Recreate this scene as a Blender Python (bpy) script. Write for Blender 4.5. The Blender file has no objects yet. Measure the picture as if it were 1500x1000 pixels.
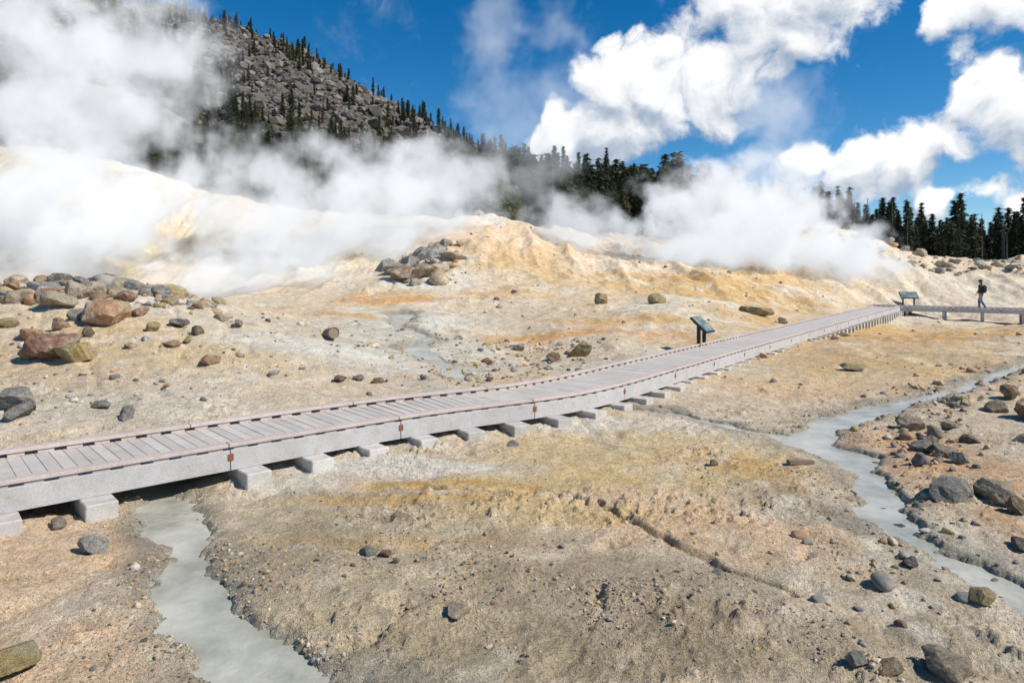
import bpy, bmesh, math, random
import numpy as np
from mathutils import Vector
random.seed(7); rng=np.random.default_rng(7)
CZ=2.6
scene=bpy.context.scene
COL=scene.collection
# ---------------------------------------------------------------- noise
def _h(ix,iy,s):
    h=(ix.astype(np.int64)*374761393+iy.astype(np.int64)*668265263+s*974711)&0xffffffff
    h=((h^(h>>13))*1274126177)&0xffffffff
    h=h^(h>>16)
    return h/4294967295.0
def vn(x,y,s=0):
    ix=np.floor(x);iy=np.floor(y);fx=x-ix;fy=y-iy
    fx=fx*fx*fx*(fx*(fx*6-15)+10);fy=fy*fy*fy*(fy*(fy*6-15)+10)
    a=_h(ix,iy,s);b=_h(ix+1,iy,s);c=_h(ix,iy+1,s);d=_h(ix+1,iy+1,s)
    return (a+(b-a)*fx)*(1-fy)+(c+(d-c)*fx)*fy
def fbm(x,y,sc,o=4,s=0,g=.5):
    x=np.asarray(x,float)*sc;y=np.asarray(y,float)*sc
    t=0;a=1;n=0
    for i in range(o):
        t=t+a*(vn(x,y,s+i*17)-.5)*2;n+=a;a*=g
        x,y=(x*.8-y*.6)*2.03+3.1,(x*.6+y*.8)*2.03+1.7
    return t/n
def ridg(x,y,sc,o=4,s=0):
    x=np.asarray(x,float)*sc;y=np.asarray(y,float)*sc
    t=0;a=1;n=0
    for i in range(o):
        t=t+a*(1-abs(vn(x,y,s+i*13)-.5)*4);n+=a;a*=.5
        x,y=(x*.8-y*.6)*2.03+3.1,(x*.6+y*.8)*2.03+1.7
    return t/n
def sst(a,b,x):
    t=np.clip((x-a)/(b-a),0,1);return t*t*(3-2*t)
# ---------------------------------------------------------------- terrain
BU=(np.array([-600,0,150,300,450,600,750,900,1050,1200,1350,1500,2100])-750)/1000.
T=[(-20,[-2.65]*13),(3,[-2.65]*13),(6,[-2.6]*13),(8,[-2.5,-2.55,-2.6,-2.6,-2.6,-2.6,-2.6,-2.6,-2.6,-2.6,-2.58,-2.5,-2.4]),
(10,[-2.2,-2.3,-2.4,-2.45,-2.5,-2.55,-2.6,-2.6,-2.6,-2.6,-2.55,-2.45,-2.4]),
(13,[-1.6,-1.95,-1.95,-2.05,-2.25,-2.4,-2.45,-2.5,-2.55,-2.55,-2.5,-2.4,-2.3]),
(16,[-1.0,-1.3,-1.35,-1.55,-1.95,-2.35,-2.5,-2.5,-2.5,-2.5,-2.45,-2.35,-2.2]),
(20,[-.3,-.5,-.6,-.95,-1.55,-2.1,-2.4,-2.35,-2.45,-2.5,-2.45,-2.3,-2.1]),
(25,[-.3,-.5,-.7,-1.25,-1.7,-1.95,-2.2,-2.05,-2.3,-2.55,-2.5,-2.4,-2.0]),
(31,[-.5,-.9,-1.2,-1.5,-1.4,-1.35,-1.4,-1.45,-1.7,-2.5,-2.7,-2.7,-1.8]),
(38,[.5,-.6,-1.0,-1.4,-.7,.0,-.1,-.95,-1.25,-2.2,-3.0,-3.1,-2]),
(46,[6,3,1.8,.5,.4,1.5,2.1,.1,-.3,-1.5,-2.7,-2.6,-.8]),
(55,[10,8.5,7,5.2,3.8,3.9,3.9,1.4,.9,1.4,-.1,-.5,.5]),
(65,[13,11.5,10.5,7.8,5.5,4.9,4.7,3.0,2.6,4.0,1.5,.9,1]),
(80,[14,12,11,8.5,6,5.6,5.4,4.6,4.0,4.3,1.6,1.1,1]),
(100,[24,20,18,16,13,10,8,7,6,5,1.8,1.3,1]),
(150,[52,47,45,42,36,26,18,13,10,6,2,1.5,1]),
(200,[80,77,74,69,60,43,31,20,14,8,2.5,2,1]),
(250,[110,101,96,86,74,51,35,22,15,9,3,2,1]),
(320,[114,100,95,84,70,46,32,21,14,8,2,1,0]),
(600,[70,70,65,60,50,35,20,10,5,0,-5,-5,-5]),
(5000,[-20]*13)]
TY=np.array([t[0] for t in T],float);TZ=np.array([t[1] for t in T],float)+CZ
def pchip_slopes(X,Y):
    h=np.diff(X);d=np.diff(Y,axis=0)/h[:,None]
    m=np.zeros_like(Y)
    m[0]=d[0];m[-1]=d[-1]
    for i in range(1,len(X)-1):
        w1=2*h[i]+h[i-1];w2=h[i]+2*h[i-1]
        ok=d[i-1]*d[i]>0
        m[i]=np.where(ok,(w1+w2)/(w1/np.where(ok,d[i-1],1)+w2/np.where(ok,d[i],1)),0)
    return m
MY=pchip_slopes(TY,TZ)
def base(x,y):
    x=np.asarray(x,float);y=np.asarray(y,float)
    b=np.clip(x/np.maximum(y,3),BU[0],BU[-1])
    yc=np.clip(y,TY[0],TY[-1])
    j=np.clip(np.searchsorted(TY,yc)-1,0,len(TY)-2)
    h=TY[j+1]-TY[j];t=(yc-TY[j])/h
    k=np.clip(np.searchsorted(BU,b)-1,0,len(BU)-2)
    def col(kk):
        y0=TZ[j,kk];y1=TZ[j+1,kk];m0=MY[j,kk];m1=MY[j+1,kk]
        return (2*t**3-3*t**2+1)*y0+(t**3-2*t**2+t)*h*m0+(-2*t**3+3*t**2)*y1+(t**3-t**2)*h*m1
    n=len(BU)
    km=np.maximum(k-1,0);kp=np.minimum(k+2,n-1)
    c0,c1,c2,c3=col(km),col(k),col(k+1),col(kp)
    hb=BU[k+1]-BU[k]
    s=(b-BU[k])/hb
    m1=(c2-c0)/np.maximum(BU[k+1]-BU[km],1e-6)*hb;m2=(c3-c1)/np.maximum(BU[kp]-BU[k],1e-6)*hb
    return (2*s**3-3*s**2+1)*c1+(s**3-2*s**2+s)*m1+(-2*s**3+3*s**2)*c2+(s**3-s**2)*m2
def pdist(x,y,poly):
    best=np.full(np.shape(x),1e9)
    for (a,b) in zip(poly[:-1],poly[1:]):
        dx=b[0]-a[0];dy=b[1]-a[1];L=dx*dx+dy*dy
        t=np.clip(((x-a[0])*dx+(y-a[1])*dy)/L,0,1)
        w=a[2]+(b[2]-a[2])*t
        d=np.hypot(x-a[0]-t*dx,y-a[1]-t*dy)-w
        best=np.minimum(best,d)
    return best
STREAMS=[
 [(-5.2,9.6,.14),(-4.6,8.8,.2),(-4.15,8.1,.2),(-3.6,7.2,.22),(-3.1,6.5,.18),(-2.62,5.65,.17),(-2.1,5.0,.17),(-1.6,4.5,.2),(-1.15,4.15,.24),(-.6,3.8,.3),(.4,3.2,.3)],
 [(1.0,13.4,.04),(1.9,12.9,.08),(3.1,12.4,.10),(3.9,11.4,.14),(4.6,10.7,.26),(4.85,9.7,.27),(4.5,8.6,.13),(4.15,7.6,.24),(3.95,6.85,.2),(4.0,6.35,.12),(4.15,5.85,.14),(4.3,5.3,.17),(4.5,4.5,.2)],
 [(4.6,10.7,.3),(5.8,12.1,.30),(7.6,13.4,.22),(9.4,14.4,.16),(13.2,17.6,.2),(18,20,.2)],
 [(-1.2,15.5,.1),(-1.6,17.5,.25),(-3,19.5,.3),(-2.6,22,.2),(-4.2,25,.3),(-4.6,28.5,.5)],
]
WALK=[(-12.5,.2),(-9.0,3.45),(-5.17,6.89),(-1.52,10.14),(1.34,12.2),(3.89,15.5),(6.87,19.6),(11.8,26.25),(18.4,35.2),(25.0,44.0)]
WALK2=[(23.4,45.2),(26.2,43.0),(30.4,40.2),(38,35.8),(46,31)]
WP=[(a+(-.5),b+.6,.9) for a,b in WALK];WP2=[(a+.4,b+.6,.9) for a,b in WALK2]
RILLS=[[(.93,7.75,.015),(1.2,7.1,.02),(1.5,6.6,.025),(1.9,6.05,.02),(2.3,5.55,.012)],
 [(-2.4,8.05,.01),(-1.3,8.2,.02),(-.4,8.1,.02),(.2,8.15,.02),(.65,7.95,.015),(.93,7.75,.015)],
 [(-4.9,6.0,.01),(-4.4,5.85,.02),(-3.9,5.95,.01)],[(-2.3,7.0,.01),(-1.8,7.25,.02),(-1.0,7.1,.01)]]
def sdist(x,y):
    d=np.full(np.shape(x),1e9)
    for s in STREAMS: d=np.minimum(d,pdist(x,y,s))
    return d
def H(x,y,full=False):
    x=np.asarray(x,float);y=np.asarray(y,float)
    z=base(x,y)
    far=sst(70,110,y)
    wx=x+fbm(x,y,.9,2,5)*.35;wy=y+fbm(x,y,.9,2,9)*.35
    sd=sdist(x,y)+fbm(x,y,2.0,5,3,.62)*.3
    chan=1-sst(-.08,.14,sd)
    calm=sst(-.05,.6,sd)
    wk=np.minimum(pdist(x,y,WP),pdist(x,y,WP2))
    wcalm=.25+.75*sst(0,2.5,wk)
    mid=sst(11,22,y)*(1-far)
    n=fbm(x,y,.5,3,21)*.07+fbm(wx,wy,1.6,4,22)*.04+fbm(x,y,6,4,23,.6)*.022
    n=n+mid*wcalm*(fbm(x,y,.16,3,31)*.35+ridg(wx*1.0,wy*.6,.35,4,33)*.16+fbm(x,y,1.2,4,34)*.07)
    steep=sst(34,44,y)*(1-far)*wcalm
    n=n+steep*(ridg(x*1.3,y*.3,.28,5,41)*.5+fbm(x,y,.5,4,43)*.28)
    ls=sst(10,13,y)*(1-sst(20,24,y))*sst(0,-6,x+2)
    n=n-ls*np.clip(ridg(x*.9+y*.6,y*.35-x*.2,.9,3,51)-.35,0,1)*.18
    n=n-(1-sst(10,14,y))*np.clip(ridg(wx*.7-wy*.2,wy*1.1,.9,3,61)-.5,0,1)*.16
    lump=np.clip(fbm(x,y,10,4,71,.6)-.05,0,1)*np.clip(fbm(x,y,.8,3,72)+.2,0,1)
    n=n+(1-mid)*(1-far)*lump*.16
    r=np.full(np.shape(x),1e9)
    for p in RILLS: r=np.minimum(r,pdist(x+fbm(x,y,3,2,77)*.1,y+fbm(x,y,3,2,78)*.1,p))
    n=n-(1-sst(0,.05,r))*.06
    n=n*(.2+.8*calm)-chan*.11
    lump=ridg(x,y,.03,5,81)*4+fbm(x,y,.12,4,83)*2.5+np.abs(fbm(x,y,.4,3,84))*1.5
    n=n+sst(80,150,y)*lump*(sst(.4,.1,x/np.maximum(y,3)))*(1-sst(1500,3000,y))
    n=n+far*fbm(x,y,.05,3,88)*.8
    z=z+n
    if full: return z,sd,chan,r
    return z
def H1(x,y): return float(H(np.array([x]),np.array([y]))[0])
ys=np.concatenate([np.linspace(-6,2,30,endpoint=False),np.arange(2,13,.023),13*np.power(60/13,np.linspace(0,1,340,endpoint=False)),60*np.power(330/60,np.linspace(0,1,240,endpoint=False)),330*np.power(5000/330,np.linspace(0,1,24))])
ts=np.concatenate([-np.linspace(5,.83,40,endpoint=False),np.linspace(-.83,.83,800),np.linspace(.83,5,41)[1:]])
YY,TT=np.meshgrid(ys,ts,indexing='ij')
XX=TT*(np.maximum(YY,0)+2.2)
Z,SD,CH,RL=H(XX,YY,True)
R,C=XX.shape
def lin(a):return np.array(a,float)
c=np.zeros((R,C,3))+lin((.72,.58,.415))
def paint(col,m):
    global c
    c=c*(1-m[...,None])+lin(col)*m[...,None]
dw=fbm(XX,YY,.35,4,101);dw2=fbm(XX,YY,1.3,4,102);dw3=fbm(XX,YY,5,4,103)
paint((.78,.68,.53),sst(-.1,.5,dw))
paint((.70,.48,.27),sst(.05,.6,fbm(XX,YY,.22,4,105))*.6)
def blob(x,y,rx,ry,col,st=1.,soft=.5,nz=.5):
    d=np.hypot((XX-x)/rx,(YY-y)/ry)+dw2*nz+dw*nz*.6+dw3*.25
    paint(col,(1-sst(1-soft,1+soft*.6,d))*st)
peach=(.77,.54,.34);olive=(.54,.44,.285);dkg=(.36,.285,.18);yel=(.74,.53,.22);och=(.67,.41,.14);ora=(.68,.33,.09);wht=(.80,.745,.64);gry=(.54,.52,.44);mud=(.30,.22,.14)
blob(-1.6,5.6,1.7,1.9,olive,.7);blob(-1.6,7.1,1.8,.9,olive,.5);blob(-.4,4.6,1.2,.8,olive,.7)
blob(.9,5.7,1.7,.7,dkg,.65);blob(.5,4.9,1.3,.5,dkg,.6);blob(2.4,4.7,1.5,.5,dkg,.6);blob(3.1,7.9,.55,1.3,dkg,.55);blob(3.3,5.9,.7,.9,dkg,.55)
blob(-1.9,6.3,.5,.9,mud,.4);blob(-.2,6.6,.9,.3,mud,.3);blob(1.5,5.2,.8,.25,mud,.4);blob(-2,8.0,.8,.2,mud,.35)
blob(-4.4,6,1.0,1.7,peach,.9);blob(-3.2,4.5,.8,.9,peach,.9);blob(2,6.9,1.0,.8,peach,.95);blob(1.4,8,.9,1,peach,.8);blob(2.9,6.3,.5,.7,peach,.5)
blob(5.8,8.9,1.2,2.6,(.68,.42,.23),.9);blob(5.2,6.6,.7,1.3,(.60,.39,.22),.75);blob(10,15,4,2,peach,.7)
blob(1.9,9.6,2.2,1.8,yel,.6);blob(.3,8.6,2,.6,yel,.55);blob(-.7,8.35,1.9,.13,och,.85,.7);blob(-1,7.8,1.5,.12,och,.7,.7);blob(.5,7.3,1.4,.35,yel,.45);blob(3,9.6,1,.5,och,.6);blob(3.5,8.8,.5,.8,och,.4);blob(-1.2,6.6,1.2,.14,och,.4,.7)
blob(-1.5,9,1.8,.4,wht,.8);blob(1.0,11.6,1.4,.5,wht,.7);blob(-2.6,8.4,.7,.3,wht,.6)
blob(10,21,6,5,och,.55);blob(15,30,7,5,och,.8);blob(8,16,5,1.4,yel,.45);blob(20,34,6,5,och,.75);blob(13,24,3,1.5,ora,.5);blob(7,15,3,1.5,peach,.6);blob(17,26,5,1.5,ora,.45)
blob(1.8,24.5,4.6,.9,ora,.75,.6);blob(5.5,27,4,1.0,och,.75);blob(3,29,5,1.2,(.60,.48,.33),.6);blob(-5,31.5,3,1.3,ora,.8);blob(-5.5,33.5,2,1,och,.8)
blob(0,42,5,6,och,.65,.6);blob(-3,47,4,5,peach,.7,.6);blob(13,42,7,5,och,.8,.6);blob(8,38,5,3,och,.6);blob(24,55,6,6,(.72,.56,.36),.6);blob(33,50,6,6,(.70,.65,.55),.5);blob(19,50,5,3,och,.65);blob(9,43,4,1.2,ora,.45)
blob(-4,36,2.5,3,wht,.7);blob(0,33.5,3,1.2,och,.5)
blob(-3,20,3.2,5,gry,.75);blob(-4.6,16.8,3,1.2,wht,.8);blob(-4,26,3,3,(.64,.64,.55),.8);blob(3,18.5,4,1.2,gry,.4)
blob(-5.5,25.5,2.2,.7,ora,.7,.6);blob(-10,19,2,1.3,wht,.6);blob(-7,12,3,1,(.60,.52,.40),.4);blob(-8,11,2.5,.9,(.50,.44,.35),.5);blob(-7,14.5,2.5,1,yel,.35);blob(-9.5,16.5,2.5,.8,yel,.35)
hillL=sst(38,46,YY)*sst(-4,-9,XX)*(1-sst(66,74,YY))
paint((.79,.715,.56),hillL*.85);paint((.64,.50,.29),hillL*sst(.05,.55,ridg(XX,YY*.4,.2,4,120))*.65);paint((.42,.35,.25),hillL*sst(.15,.48,fbm(XX,YY,.15,4,122))*.6)
near=1-sst(60,70,YY)
fx=XX*.55+YY*.83;fy=XX*.83-YY*.55
stk=fbm(fy*2.2+dw2*.5,fx*.45,1.2,5,150,.6)
paint((.80,.70,.54),sst(.15,.6,stk)*.5*near);paint((.54,.42,.26),sst(.12,.6,-stk)*.4*near)
paint((.40,.31,.20),sst(.25,.65,fbm(XX,YY,2.8,5,131,.65))*.38*near)
paint((.83,.75,.62),sst(.18,.62,fbm(XX,YY,1.9,5,133,.65))*.55*near)
paint((.27,.21,.135),sst(.32,.62,fbm(XX,YY,9,4,135,.6))*.45*(1-sst(14,22,YY)))
marg=(1-sst(.0,.45,SD+dw2*.35))
paint((.31,.27,.20),marg*.75)
paint((.38,.37,.31),CH)
paint((.2,.15,.1),(1-sst(0,.04,RL))*.6)
bb=XX/np.maximum(YY,3)
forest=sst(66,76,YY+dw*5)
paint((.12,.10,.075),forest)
rock=sst(95,125,YY+dw*14)*sst(.1,-.06,bb)
paint((.16,.14,.12),rock*.9)
pat=sst(-.05,.25,fbm(XX,YY,.028,4,141)-(YY-170)/300)
paint((.08,.063,.04),rock*pat*.8)
wet=np.clip(marg*.9+CH,0,1)
def mesh_from(name,V,F,mat=None,cols=None,smooth=False,mats=None,link=True,fm=None):
    me=bpy.data.meshes.new(name)
    V=np.asarray(V,np.float32);F=np.asarray(F,np.int32)
    k=F.shape[1]
    me.vertices.add(len(V));me.vertices.foreach_set('co',V.ravel())
    me.loops.add(F.size);me.loops.foreach_set('vertex_index',F.ravel())
    me.polygons.add(len(F));me.polygons.foreach_set('loop_start',np.arange(0,F.size,k,dtype=np.int32))
    try: me.polygons.foreach_set('loop_total',np.full(len(F),k,dtype=np.int32))
    except Exception: pass
    me.polygons.foreach_set('use_smooth',np.full(len(F),bool(smooth)))
    if fm is not None: me.polygons.foreach_set('material_index',np.asarray(fm,np.int32))
    if cols is not None:
        a=me.attributes.new('Col','FLOAT_COLOR','POINT')
        cc=np.ones((len(V),4),np.float32);cc[:,:cols.shape[1]]=cols
        a.data.foreach_set('color',cc.ravel())
    for m in (mats or ([mat] if mat else [])): me.materials.append(m)
    me.update(calc_edges=True);me.validate()
    ob=bpy.data.objects.new(name,me)
    if link: COL.objects.link(ob)
    return ob
# ---------------------------------------------------------------- material helpers
class NT:
    def __init__(s,name,vol=False):
        s.m=bpy.data.materials.new(name);s.m.use_nodes=True;s.t=s.m.node_tree;s.t.nodes.clear()
        s.out=s.t.nodes.new('ShaderNodeOutputMaterial')
    def n(s,typ,**k):
        nd=s.t.nodes.new(typ)
        for a,b in k.items(): setattr(nd,a,b)
        return nd
    def l(s,a,b): s.t.links.new(a,b)
    def val(s,sock,v):
        if isinstance(v,bpy.types.NodeSocket): s.l(v,sock)
        else: sock.default_value=v
    def noise(s,vec,sc,det=4,ro=.55,dist=0):
        nd=s.n('ShaderNodeTexNoise');nd.inputs['Scale'].default_value=sc;nd.inputs['Detail'].default_value=det;nd.inputs['Roughness'].default_value=ro;nd.inputs['Distortion'].default_value=dist
        s.l(vec,nd.inputs['Vector']);return nd.outputs['Fac']
    def voro(s,vec,sc,feat='F1',out='Distance'):
        nd=s.n('ShaderNodeTexVoronoi',feature=feat);nd.inputs['Scale'].default_value=sc;s.l(vec,nd.inputs['Vector']);return nd.outputs[out]
    def math(s,op,a,b=0,c=None,clamp=False):
        nd=s.n('ShaderNodeMath',operation=op,use_clamp=clamp);s.val(nd.inputs[0],a);s.val(nd.inputs[1],b)
        if c is not None: s.val(nd.inputs[2],c)
        return nd.outputs[0]
    def mr(s,v,a,b,c=0,d=1,smooth=False):
        nd=s.n('ShaderNodeMapRange',interpolation_type='SMOOTHSTEP' if smooth else 'LINEAR')
        s.val(nd.inputs[0],v)
        for i,q in enumerate((a,b,c,d)): s.val(nd.inputs[i+1],q)
        return nd.outputs[0]
    def mix(s,f,a,b,mode='MIX'):
        nd=s.n('ShaderNodeMix',data_type='RGBA',blend_type=mode)
        s.val(nd.inputs[0],f)
        for i,q in ((6,a),(7,b)):
            if isinstance(q,(tuple,list)): q=tuple(q)+(1,) if len(q)==3 else q
            elif isinstance(q,bpy.types.NodeSocket) is False: q=(q,q,q,1)
            s.val(nd.inputs[i],q)
        return nd.outputs[2]
    def bump(s,h,st,dist,prev=None):
        nd=s.n('ShaderNodeBump');nd.inputs['Strength'].default_value=st;nd.inputs['Distance'].default_value=dist
        s.l(h,nd.inputs['Height'])
        if prev is not None: s.l(prev,nd.inputs['Normal'])
        return nd.outputs[0]
    def princ(s,col,rough=.9,normal=None,**k):
        p=s.n('ShaderNodeBsdfPrincipled')
        if isinstance(col,(tuple,list)): col=tuple(col)+(1,) if len(col)==3 else col
        s.val(p.inputs['Base Color'],col);s.val(p.inputs['Roughness'],rough)
        if normal is not None: s.l(normal,p.inputs['Normal'])
        for a,b in k.items(): s.val(p.inputs[a.replace('_',' ')],b)
        s.l(p.outputs[0],s.out.inputs[0]);return p
    def pos(s): return s.n('ShaderNodeNewGeometry').outputs['Position']
    def obj(s): return s.n('ShaderNodeTexCoord').outputs['Object']
    def attr(s,name,o='Color'):
        nd=s.n('ShaderNodeAttribute');nd.attribute_name=name;return nd.outputs[o]
g=NT('hydrothermal_soil');P=g.pos()
col=g.attr('Col')
farm=g.attr('Far','Fac');wt=g.attr('Wet','Fac')
f1=g.noise(P,3.0,6,.70);f2=g.noise(P,30,5,.7);f3=g.noise(P,140,2,.7)
peb=g.n('ShaderNodeTexVoronoi');peb.inputs['Scale'].default_value=26;g.l(P,peb.inputs['Vector']);pebn=g.noise(P,1.1,4,.65)
pcol=peb.outputs['Color'];peb=peb.outputs['Distance']
peb2=g.voro(P,70)
m=g.mr(f1,.3,.75,.82,1.28);col=g.mix(1,col,m,'MULTIPLY')
m=g.mr(f2,.3,.7,.72,1.34);col=g.mix(1,col,m,'MULTIPLY')
m=g.mr(f3,.3,.7,.80,1.22);col=g.mix(1,col,m,'MULTIPLY')
pm=g.math('MULTIPLY',g.mr(peb,.12,.26,1,0),g.mr(pebn,.48,.62))
pm2=g.math('MULTIPLY',g.mr(peb2,.15,.3,1,0),g.mr(pebn,.6,.42))
col=g.mix(g.math('MULTIPLY',pm,.6),col,g.mix(.78,pcol,(.28,.22,.14)))
col=g.mix(g.math('MULTIPLY',pm2,.3),col,(.30,.23,.14))
fr=g.noise(P,.5,6,.75)
fm=g.mr(fr,.35,.68,.35,1.5);col=g.mix(farm,col,g.mix(1,col,fm,'MULTIPLY'))
h=g.math('ADD',g.math('MULTIPLY',f2,.9),g.math('MULTIPLY',f3,.3));h=g.math('ADD',h,g.math('MULTIPLY',pm,.7));h=g.math('ADD',h,g.math('MULTIPLY',pm2,.4))
b1=g.bump(f1,1.,.14);b2=g.bump(h,1.0,.036,b1);b3=g.bump(fr,.9,1.4)
nm=g.n('ShaderNodeMix',data_type='VECTOR');g.l(farm,nm.inputs[0]);g.l(b2,nm.inputs[4]);g.l(b3,nm.inputs[5])
p=g.princ(col,g.mr(wt,0,1,.95,.4),nm.outputs[1]);p.inputs['Specular IOR Level'].default_value=.25
idx=np.arange(R*C).reshape(R,C)
F=np.stack([idx[:-1,:-1],idx[:-1,1:],idx[1:,1:],idx[1:,:-1]],-1).reshape(-1,4)
ground=mesh_from('ground',np.stack([XX,YY,Z],-1).reshape(-1,3),F,g.m,np.clip(c,0.02,.85).reshape(-1,3),True)
for nme,arr in(('Wet',wet),('Far',sst(72,90,YY))):
    a=ground.data.attributes.new(nme,'FLOAT','POINT');a.data.foreach_set('value',arr.astype(np.float32).ravel())
# ---------------------------------------------------------------- water
w=NT('milky_water');P=w.pos()
wc=w.mix(w.mr(w.noise(P,1.6,6,.65),.35,.65),(.31,.30,.235),(.55,.53,.45))
w.princ(wc,.16,w.bump(w.noise(P,11,3,.6),.4,.02))
def ribbon(poly,name):
    pts=np.array([(a[0],a[1]) for a in poly]);ww=[a[2] for a in poly]
    P,W=[],[]
    for i in range(len(pts)-1):
        p0=pts[max(i-1,0)];p1=pts[i];p2=pts[i+1];p3=pts[min(i+2,len(pts)-1)]
        for t in np.linspace(0,1,14,endpoint=False):
            P.append(.5*((2*p1)+(-p0+p2)*t+(2*p0-5*p1+4*p2-p3)*t*t+(-p0+3*p1-3*p2+p3)*t**3));W.append(ww[i]*(1-t)+ww[i+1]*t)
    P=np.array(P);tan=np.gradient(P,axis=0);tan/=np.linalg.norm(tan,axis=1)[:,None]
    nn=np.stack([-tan[:,1],tan[:,0]],1)
    V=[];N=9
    zc=base(P[:,0],P[:,1])-.055
    for k in range(N):
        o=(k/(N-1)*2-1)*(np.array(W)+.34)
        q=P+nn*o[:,None];V.append(np.column_stack([q,zc+0*o]))
    V=np.array(V);n=len(P)
    id=np.arange(N*n).reshape(N,n)
    F=np.stack([id[:-1,:-1],id[1:,:-1],id[1:,1:],id[:-1,1:]],-1).reshape(-1,4)
    return mesh_from(name,V.reshape(-1,3),F,w.m,None,True)
for i,s in enumerate(STREAMS): 
    o=ribbon(s,'stream_water')
    o.location.z=-.004*i
# ---------------------------------------------------------------- rocks
def ico(sub):
    bm=bmesh.new();bmesh.ops.create_icosphere(bm,subdivisions=sub,radius=1)
    V=np.array([v.co[:] for v in bm.verts]);F=np.array([[v.index for v in f.verts] for f in bm.faces]);bm.free();return V,F
ICO={k:ico(k) for k in(1,2,3,4,5)}
def rockshape(sub,r,planes=14,rough=.08):
    V,F=ICO[sub];V=V.copy()
    for _ in range(planes):
        n=r.normal(size=3);n/=np.linalg.norm(n);d=r.uniform(.45,.8)
        s=V@n;V=V-np.outer(np.clip(s-d,0,None)*.97,n)
    V*=np.array([1,r.uniform(.65,.95),r.uniform(.5,.8)])
    q=V*2.2+r.uniform(0,50,3)
    n1=fbm(q[:,0]+q[:,2]*.7,q[:,1]-q[:,2]*.6,1,5,int(r.integers(1000)),.6)
    V*=(1+n1*rough*1.8)[:,None]
    return V,F
rk=NT('volcanic_rock');O=rk.obj()
rc=rk.attr('Col')
n1=rk.noise(O,3,6,.72);n2=rk.noise(O,14,4,.7)
rcol=rk.mix(1,rc,rk.mr(n1,.3,.7,.5,1.4),'MULTIPLY');rcol=rk.mix(1,rcol,rk.mr(n2,.3,.7,.65,1.3),'MULTIPLY')
rcol=rk.mix(rk.mr(rk.noise(O,1.7,5,.65),.5,.62,0,.7),rcol,(.46,.42,.34))
rcol=rk.mix(rk.mr(rk.noise(O,2.6,5,.65),.58,.68,0,.5),rcol,(.13,.10,.08))
rk.princ(rcol,.92,rk.bump(n2,.8,.04,rk.bump(n1,.9,.14)))
rs=NT('small_stone');O=rs.obj();rc=rs.attr('Col');n1=rs.noise(O,9,4,.6)
rs.princ(rs.mix(1,rc,rs.mr(n1,.3,.7,.6,1.35),'MULTIPLY'),.92,rs.bump(n1,.6,.04))
ts_=NT('talus_rock');O=ts_.obj();rc=ts_.attr('Col');n1=ts_.noise(O,.9,4,.7)
ts_.princ(ts_.mix(1,rc,ts_.mr(n1,.3,.7,.45,1.5),'MULTIPLY'),.95)
KC={'g':(.31,.29,.26),'d':(.16,.14,.12),'o':(.50,.30,.17),'t':(.50,.40,.28),'y':(.49,.37,.16),'b':(.29,.20,.12),'w':(.58,.53,.45),'r':(.37,.20,.13)}
def boulder(b,d,s,k,hz=1.,name='boulder'):
    x=b*d;y=d
    V,F=rockshape(5 if s/d>.03 else 4,rng,rough=.09)
    ob=mesh_from(name,V,F,rk.m,np.tile(np.array(KC[k])*rng.uniform(.85,1.15),(len(V),1)),True)
    z=H1(x,y)
    ob.scale=(s*.58,s*.58,s*.58*hz);ob.rotation_euler=(rng.uniform(-.2,.2),rng.uniform(-.2,.2),rng.uniform(0,6.28))
    ob.location=(x,y,z+s*.18*hz);return ob
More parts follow.
